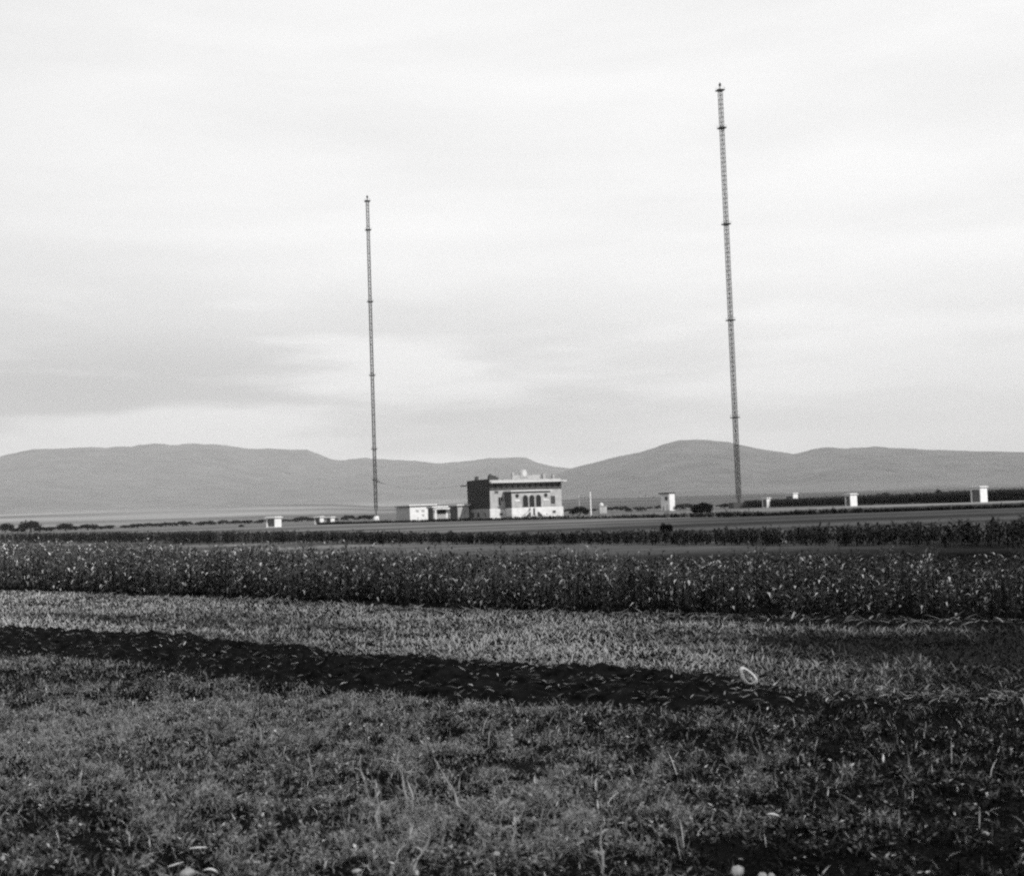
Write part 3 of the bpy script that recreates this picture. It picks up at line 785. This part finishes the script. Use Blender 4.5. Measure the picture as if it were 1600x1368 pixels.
def crop_plants(x, y, h, nl, ll, lw, up=0.35, pale=0.12, K=4):
    """h: plant height; nl leaves spiralling up each stem"""
    n = len(x); P = []; A = []; E = []; Cu = []; Ls = []; Ws = []; T = []
    z = ground_z(x, y); a0 = rng.uniform(0, 6.28, n); pt = rng.random(n); lean = rng.normal(0, 0.10, (n, 2))
    for k in range(nl):
        f = (k + 0.5 + rng.uniform(-0.4, 0.4, n)) / nl
        hz = h * (0.12 + 0.80 * f)
        P.append(np.stack([x + lean[:, 0] * hz, y + lean[:, 1] * hz, z + hz], 1)); A.append(a0 + k * 2.4 + rng.normal(0, 0.4, n))
        E.append(rng.uniform(0.2, 1.25, n)); Cu.append(rng.uniform(0.8, 2.6, n))
        Ls.append(ll * rng.uniform(0.6, 1.25, n)); Ws.append(lw * rng.uniform(0.6, 1.3, n))
        t = np.clip(0.25 * pt + 0.5 * rng.random(n) + 0.15 * f, 0, 0.78); q = rng.random(n) < pale; t[q] = rng.uniform(0.82, 1.0, q.sum()); T.append(t)  # higher leaves toned lighter, shade lower down put into the colour
    lv = leaves(np.concatenate(P), np.concatenate(A), np.concatenate(E), np.concatenate(Cu), np.concatenate(Ls), np.concatenate(Ws), K, np.concatenate(T), base_w=0.4)
    st = leaves(np.stack([x, y, z], 1), a0, np.full(n, 1.45), np.full(n, 0.05), h * 0.95, np.full(n, 0.022), 2, 0.3 * rng.random(n))
    return [lv, st]

def crop():
    n = 30000
    y = 13 + rng.random(n) ** 0.9 * 52; x = rng.uniform(-1, 1, n) * (0.43 * y + 3)
    back = line([(0, 870), (500, 893), (1000, 912), (1600, 918)])   # where the crop ends, as seen at ground level
    depth = y - crop_front(x)
    ok = (depth > 0) & (y < back(x))
    dens = np.clip((back(x) - y) / (0.3 * (back(x) - crop_front(x))), 0.12, 1)
    ok &= rng.random(n) < dens * 1.5
    x, y = x[ok], y[ok]
    yy = crop_front(x); x = x; row = 0.42
    y = yy + np.round((y - yy) / row) * row + rng.normal(0, 0.06, len(x)) + 0.15
    s = np.clip(x / (0.41 * y), -1.1, 1.1)
    h = np.interp(s, [-1, -0.3, 0.3, 1], [0.92, 0.74, 0.68, 0.66]) * rng.uniform(0.75, 1.12, len(x)) * (0.85 + 0.3 * fbm(x * 0.4, y * 0.4, 2, 8))
    print('crop plants', len(x))
    h = h * (0.56 + 0.9 * fbm(x * 1.1, y * 1.1, 2, 19)) * np.where(rng.random(len(x)) < 0.04, 1.18, 1.0)
    ls = np.interp(s, [-1, 0, 1], [0.19, 0.15, 0.115])
    parts = crop_plants(x, y, h, 18, ls, ls * 0.25, K=2, pale=0.13)
    V, Q, T = parts[0]; cx = V[Q[:, 0], 0] / (0.41 * V[Q[:, 0], 1]); T[T < 0.8] *= (1 - 0.65 * np.clip(cx + 0.1, 0, 1))[T < 0.8]  # crop leaves darkened rightward, the dimming painted into their tone
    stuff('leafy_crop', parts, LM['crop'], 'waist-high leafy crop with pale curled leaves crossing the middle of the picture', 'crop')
crop()

def dark_strip():
    n = 42000
    y = 33 + rng.random(n) * 125; x = rng.uniform(-1, 1, n) * (0.43 * y + 5)
    f = strip_front(x); dpt = np.interp(x / y, [-.4, 0, .4], [14, 9, 12]); ok = (y > f) & (y < f + dpt)
    x, y = x[ok], y[ok]
    h = np.interp(x / y, [-0.42, -0.2, 0, 0.12, 0.14, 0.2, 0.42], [1.2, 0.8, 0.46, 0.55, 0.5, 0.55, 0.80]) * rng.uniform(0.8, 1.15, len(x))
    print('strip plants', len(x))
    P = []
    parts = crop_plants(x, y, h, 11, 0.27, 0.08, pale=0.02, K=2)
    stuff('dark_crop_strip', parts, LM['dark'], 'dark strip of low dense crop behind the leafy one', 'crop')
dark_strip()

def maize():
    f = line([(1150, 794), (1330, 789.5), (1535, 784.3), (1600, 782)])
    n = 42000; x = rng.uniform(80, 330, n)
    y = f(x) + 15 + rng.random(n) ** 1.3 * 34
    ok = (x / y > 0.186) & (y < 620) & (x / y < 0.52)
    x, y = x[ok], y[ok]; h = rng.uniform(2.2, 3.0, len(x)) * (0.9 + 0.25 * fbm(x * 0.12, y * 0.12, 2, 4))
    print('maize plants', len(x))
    parts = crop_plants(x, y, h, 9, 1.0, 0.22, pale=0.02, K=2)
    stuff('maize_field', parts, LM['maize'], 'tall dark maize field behind the huts on the right', 'maize')
maize()

def weeds_row():
    f = line([(520, 819), (700, 814.5), (880, 810.5), (1130, 807.5), (1400, 799)])
    n = 5200; x = rng.uniform(-52, 62, n); y = f(x) + rng.normal(0, 0.6, n)
    dn = 0.35 + fbm(x * 0.08, y * 0.02, 3, 12); ok = rng.random(n) < dn; x, y = x[ok], y[ok]
    h = rng.uniform(0.25, 0.75, len(x)) * (0.5 + fbm(x * 0.15, y * 0, 3, 2))
    stuff('ditch_weeds', crop_plants(x, y, h, 7, 0.4, 0.12, pale=0.02, K=2), LM['dark'], 'thin dark line of ditch weeds along the far fence', 'weeds')
weeds_row()

# bushes and trees: leaf clumps on real limbs
def bush_mesh(name, w_, h_, n, leaf, seed, lobes=9):
    r = np.random.default_rng(seed)
    lobes += 6
    q = r.uniform(-1, 1, lobes); cx = 0.34 * q * w_; zt_ = h_ * (0.30 + 0.42 * np.sqrt(1 - q * q) * r.uniform(0.55, 1, lobes))
    c = np.stack([cx, r.uniform(-0.3, 0.3, lobes) * w_ * 0.8, zt_], 1)
    rad = np.stack([w_ * r.uniform(0.13, 0.20, lobes)] * 2 + [h_ * r.uniform(0.20, 0.30, lobes)], 1)
    k = r.integers(0, lobes, n); d = r.normal(0, 1, (n, 3)); d /= np.linalg.norm(d, axis=1)[:, None]
    P = c[k] + d * rad[k] * (r.random(n)[:, None] ** 0.33); P[:, 2] = np.clip(P[:, 2], 0.05, None)
    V, Q, T = leaves(P, r.uniform(0, 6.28, n), r.uniform(-0.6, 1.2, n), r.uniform(0, 1.4, n), leaf * r.uniform(0.6, 1.3, n), leaf * 0.55, 2, r.random(n) ** 1.4 * 0.98, base_w=0.3)
    return np_mesh(name, V, Q, LM['bush'], T)
def bush(px, dist, w_, h_, label, n=2600, leaf=0.22, name='bush', cat='bush', group=None, seed=1):
    rt = empty(name, at(px, dist)); tag(rt, label, cat, group)
    link('crown', bush_mesh('crown', w_, h_, n, leaf, seed), rt)
    mb = MB(); rr = random.Random(seed)
    for k in range(6):
        mb.bar((0, 0, -0.1), ((rr.random() - .5) * w_ * .5, (rr.random() - .5) * w_ * .4, h_ * 0.6), 0.05 * w_ / 3, 0.02, 5)
    mb.build('trunk', M['wood'], rt)
    return rt
bush(1100, 178, 4.1, 2.05, 'round dark bush at the field edge between the tower and the right mast', 6500, 0.26, seed=3)
bush(905, 326, 5.4, 2.6, 'dark bush just right of the station building', 4200, 0.4, seed=5)
bush(1041, 66, 0.9, 0.78, 'small dark shrub sticking up from the dark crop strip', 2200, 0.09, seed=7)
bush(377, 340, 1.6, 0.75, 'tiny dark bush in the field left of the largest left hut', 900, 0.2, seed=9)
bush(982, 420, 3.0, 1.7, 'low grey-dark bush between the kiosk and the thin poles', 1200, 0.3, seed=10)
bush(1003, 435, 4.2, 2.0, 'low bush at the feet of the thin poles left of the tower', 1400, 0.3, seed=12)
bush(1062, 450, 5.0, 2.3, 'low scrub just right of the white tower', 1500, 0.35, seed=13)
bush(1132, 460, 4.5, 2.2, 'low scrub left of the right mast foot', 1600, 0.35, seed=14)
bush(1172, 455, 5.5, 2.3, 'low scrub right of the right mast foot', 1800, 0.35, seed=15)

def tree(px, dist, w_, h_, seed):
    rt = empty('hedgerow_tree', at(px, dist))
    me = bush_mesh('crown', w_, h_ * 0.85, 1300, w_ * 0.12, seed, 12)
    c = link('crown', me, rt); c.location = (0, 0, h_ * 0.02)
    mb = MB().tube([(0, 0, -.2), (0.1, 0, h_ * .25), (0, 0.1, h_ * .55)], [w_ * .05, w_ * .035, w_ * .02], 6)
    rr = random.Random(seed)
    for k in range(5):
        mb.bar((0, 0, h_ * .3), ((rr.random() - .5) * w_ * .6, (rr.random() - .5) * w_ * .6, h_ * (.5 + .3 * rr.random())), w_ * .02, w_ * .008, 5)
    mb.build('trunk', M['wood'], rt)
    return rt
protos = [tree(-60, 560, 9, 6.5, 31), tree(8, 560, 8, 5.5, 32), tree(48, 570, 11, 6.5, 33)]
TG = 'hedgerow trees along the far left edge of the plain'
for o in protos: tag(o, 'low dark hedgerow tree in the far row at the left edge', 'tree', TG)
rr = random.Random(8)
for i, (px, d, s) in enumerate([(28, 575, .7), (62, 565, .95), (80, 590, .8), (102, 570, 1.0), (118, 585, .8), (137, 590, .9), (158, 600, .6), (172, 600, .85),
                                (-20, 560, 1), (-100, 560, 1), (195, 650, .7), (215, 640, .8)]):
    o = copy_tree(protos[i % 3]); o.location = at(px, d); o.scale = (s * 1.1, s, .62 * s * rr.uniform(.85, 1.1)); o.rotation_euler.z = rr.random() * 6
for i in range(34):
    px = 235 + i * 10.4 + rr.uniform(-4, 4); s = rr.uniform(.3, .62)
    o = copy_tree(protos[i % 3]); o.location = at(px, 700 + rr.uniform(-40, 160)); o.scale = (s * 1.7, s, s); o.rotation_euler.z = rr.random() * 6
    tag(o, 'small blurred scrub tree in the far line between the left huts and the mast', 'tree', 'distant scrub trees left of the mast')
for i in range(26):
    px = 880 + i * 11 + rr.uniform(-5, 5); s = rr.uniform(.3, .6)
    o = copy_tree(protos[i % 3]); o.location = at(px, 760 + rr.uniform(-40, 160)); o.scale = (s * 1.8, s, s); o.rotation_euler.z = rr.random() * 6
    tag(o, 'small scrub tree in the far line behind the poles and the tower', 'tree', 'distant scrub trees behind the tower')
o = copy_tree(protos[0]); o.location = at(1385, 460); o.scale = (.45, .45, .75); tag(o, 'small round treetop above the maize between two white huts', 'tree', ''); del o['group']
o = copy_tree(protos[1]); o.location = at(1467, 430); o.scale = (.35, .35, .95); tag(o, 'slim treetop above the maize left of the rightmost hut', 'tree'); del o['group']

# ------------------------------------------------------------------ small pale things in the foreground
def stone(px, py, sx, sy, sz, label, seed, name='stone', cat='stone', m_='stone'):
    r = random.Random(seed); p = ground_at(px, py, 0.04); mb = MB(); nu, nv = 12, 7
    vs = [(0, 0, -sz)]
    for j in range(1, nv):
        t = math.pi * (j / nv - 0.5)
        for i in range(nu):
            a = 2 * math.pi * i / nu; k = 1 + 0.34 * (r.random() - .5) + 0.12 * math.sin(2 * a + seed)
            vs.append((sx * math.cos(t) * math.cos(a) * k, sy * math.cos(t) * math.sin(a) * k, sz * math.sin(t) * (1 + 0.1 * math.sin(3 * a))))
    vs.append((0, 0, sz)); fs = []
    for i in range(nu):
        fs.append((0, 1 + (i + 1) % nu, 1 + i))
        for j in range(nv - 2):
            b0 = 1 + j * nu; fs.append((b0 + i, b0 + (i + 1) % nu, b0 + nu + (i + 1) % nu, b0 + nu + i))
        fs.append((1 + (nv - 2) * nu + i, 1 + (nv - 2) * nu + (i + 1) % nu, len(vs) - 1))
    o = mb.add(vs, fs).build(name, M[m_]); o.location = p + Vector((0, 0, float(ground_z(p.x, p.y)) + sz * 0.15)); o.rotation_euler = (0, r.uniform(-.2, .2), r.uniform(-.3, .3))
    for f_ in o.data.polygons: f_.use_smooth = True
    tag(o, label, cat, 'pale stones and scraps in the meadow'); return o
def strip_leaf(px, py, length, width, az, el, curl, label, name='dry_leaf', cat='dry leaf', m_='husk', z=0.08, K=6, thick=0.004):
    p = ground_at(px, py, z); p.z += float(ground_z(p.x, p.y))
    V, Q, T = leaves(np.array([[0, 0, 0]]), np.array([R(az)]), np.array([el]), np.array([curl]), length, width, K, np.array([.5]), 0.4)
    o = link(name, np_mesh(name, V, Q, M[m_]), loc=p)
    s = o.modifiers.new('thickness', 'SOLIDIFY'); s.thickness = thick
    tag(o, label, cat, 'pale stones and scraps in the meadow'); return o
stone(292, 1366, 0.032, 0.03, 0.022, 'rounded white stone cut by the bottom edge, left of centre', 1)
strip_leaf(296, 1324, 0.085, 0.016, 5, 0.15, 0.35, 'longest flat white dry leaf lying level, lower left of the meadow')
strip_leaf(262, 1352, 0.07, 0.012, 28, 0.2, 0.1, 'thin slanted white dry leaf just left of the rounded white stone')
strip_leaf(318, 1358, 0.075, 0.018, -10, 0.5, 1.3, 'curled white dry leaf just right of the rounded white stone')
stone(557, 1356, 0.025, 0.014, 0.010, 'small oval pale stone at the bottom, left of centre', 4)
stone(776, 1331, 0.02, 0.014, 0.011, 'single pale pebble near the bottom centre', 5)
stone(1152, 1356, 0.03, 0.025, 0.024, 'pale upright stone at the bottom right of centre', 6)
stone(1191, 1361, 0.02, 0.02, 0.017, 'left stone of the small pale pair at the bottom right', 7)
stone(1205, 1361, 0.014, 0.015, 0.018, 'right stone of the small pale pair at the bottom right', 8)
stone(1540, 1302, 0.016, 0.014, 0.010, 'lone pale pebble in the dark grass near the right edge', 9)
strip_leaf(1380, 1187, 0.06, 0.012, 70, 0.9, 0.3, 'short pale upright leaf in the dark grass on the right', z=0.06)
strip_leaf(1198, 1270, 0.07, 0.02, -30, 0.3, 0.8, 'pale tilted dry leaf in the lower right meadow')

def curled_husk():
    p = ground_at(1171, 1078, 0.0); p.z += float(ground_z(p.x, p.y)) + 0.14
    rt = empty('curled_husk', p); tag(rt, 'white curled husk forming an oval loop at the edge of the ploughed strip', 'husk', 'pale stones and scraps in the meadow')
    vs, fs = [], []; n = 26
    for k in range(n):
        t = 2 * math.pi * k / n; wob = 1 + 0.10 * math.sin(3 * t + 1)
        q = (Vector((-.64, 0, .77)) * 0.092 * math.cos(t) + Vector((.77, 0, .64)) * 0.050 * math.sin(t)) * wob
        w_ = 0.010 + 0.018 * max(0, -math.cos(t)); d = q.normalized() * w_
        vs += [q - d + Vector((0, -.03, 0)), q + d * 0.4 + Vector((0, .03, 0))]
    for k in range(n):
        a, b = 2 * k, 2 * ((k + 1) % n); fs.append((a, b, b + 1, a + 1))
    o = MB().add(vs, fs).build('husk_band', M['husk'], rt); s = o.modifiers.new('thickness', 'SOLIDIFY'); s.thickness = 0.006
    for f_ in o.data.polygons: f_.use_smooth = True
    q = MB(); q.tube([(0.0, -.01, 0.0), (0.03, -.02, -0.03), (0.055, 0, -0.075)], [0.004, 0.012, 0.005], 6).build('husk_core', M['straw'], rt)
curled_husk()

def stalk(px, py, h_, lean_, label, seed):
    p = ground_at(px, py, 0.0); p.z = float(ground_z(p.x, p.y)); r = random.Random(seed)
    rt = empty('dry_stalk', p); tag(rt, label, 'stalk', 'dry stalks standing in the meadow')
    pts = [Vector((lean_ * h_ * u + 0.012 * r.uniform(-1, 1), 0.02 * r.uniform(-1, 1), h_ * u * 1.25)) for u in np.linspace(0, 1, 6)]
    MB().tube(pts, [0.007, 0.0065, 0.006, 0.005, 0.004, 0.003], 5).build('stem', M['straw'], rt)
    for k in (2, 3, 4):
        V, Q, T = leaves(np.array([pts[k]]), np.array([r.uniform(0, 6.28)]), np.array([0.9]), np.array([1.4]), 0.07, 0.012, 4, np.array([.5]))
        link('leaf', np_mesh('leaf', V, Q, M['straw']), rt)
    return rt
stalk(638, 1265, 0.26, -0.2, 'tall upright dry stalk left of the leaning straw', 1)
stalk(728, 1268, 0.25, -0.65, 'long dry straw leaning left in the lower middle of the meadow', 2)
stalk(576, 1240, 0.20, -0.25, 'thin dry stalk left of the tall upright one', 3)
stalk(594, 1300, 0.20, -0.1, 'short crooked dry stalk nearer the bottom, below the tall upright one', 4)
stalk(795, 1320, 0.16, 0.45, 'short dry stalk leaning right near the bottom centre', 5)
stalk(640, 1365, 0.15, 0.7, 'dry straw slanting right at the bottom edge', 6)
stalk(940, 1362, 0.18, 0.1, 'forked dry stalk at the bottom edge right of centre', 7)

# ------------------------------------------------------------------ unseen cloud-shaped blocker, added to darken the right of the fields
def shade_blocker(cx, cy, rx, ry, ang, z, seed):
    r = np.random.default_rng(seed); mb = MB(); k0 = z / math.tan(SUN_EL)
    ox, oy = cx + math.sin(SUN_AZ) * k0, cy - math.cos(SUN_AZ) * k0
    nu, nv = 64, 14; V = []
    for j in range(nv):
        t = math.pi * (j + 0.5) / nv - math.pi / 2
        for i in range(nu):
            a = 2 * math.pi * i / nu
            V.append((math.cos(t) * math.cos(a), math.cos(t) * math.sin(a), math.sin(t)))
    V = np.array(V); rough = 1 + 0.45 * (fbm(V[:, 0] * 3 + 9, V[:, 1] * 3 + V[:, 2] * 2 + 4, 4, seed) - 0.5)
    x, y = V[:, 0] * rx * rough, V[:, 1] * ry * rough; c, s_ = math.cos(ang), math.sin(ang)
    zz = V[:, 2] * np.where(V[:, 2] > 0, 22, 6) * rough
    P = np.stack([ox + x * c - y * s_, oy + x * s_ + y * c, z + zz], 1)
    Q = [(j * nu + i, j * nu + (i + 1) % nu, (j + 1) * nu + (i + 1) % nu, (j + 1) * nu + i) for j in range(nv - 1) for i in range(nu)]
    o = link('shade_blocker', np_mesh('shade_blocker', P, np.array(Q), M['shade_blocker'], smooth=True))
    tag(o, kind='structure')
shade_blocker(37, 62, 38, 165, R(-14), 1230, 3)

# ------------------------------------------------------------------ haze
def haze():
    mb = MB().box(-21000, -420, -3, 21000, 21000, 1150)
    mt = bpy.data.materials.new('haze'); mt.use_nodes = True; t = mt.node_tree
    t.nodes.remove(t.nodes['Principled BSDF'])
    v = t.nodes.new('ShaderNodeVolumePrincipled'); v.inputs['Density'].default_value = 0.000058
    v.inputs['Color'].default_value = (0.80, 0.80, 0.80, 1); v.inputs['Anisotropy'].default_value = 0.0
    t.links.new(v.outputs[0], t.nodes['Material Output'].inputs['Volume'])
    tag(mb.build('haze', mt), kind='stuff')
haze()
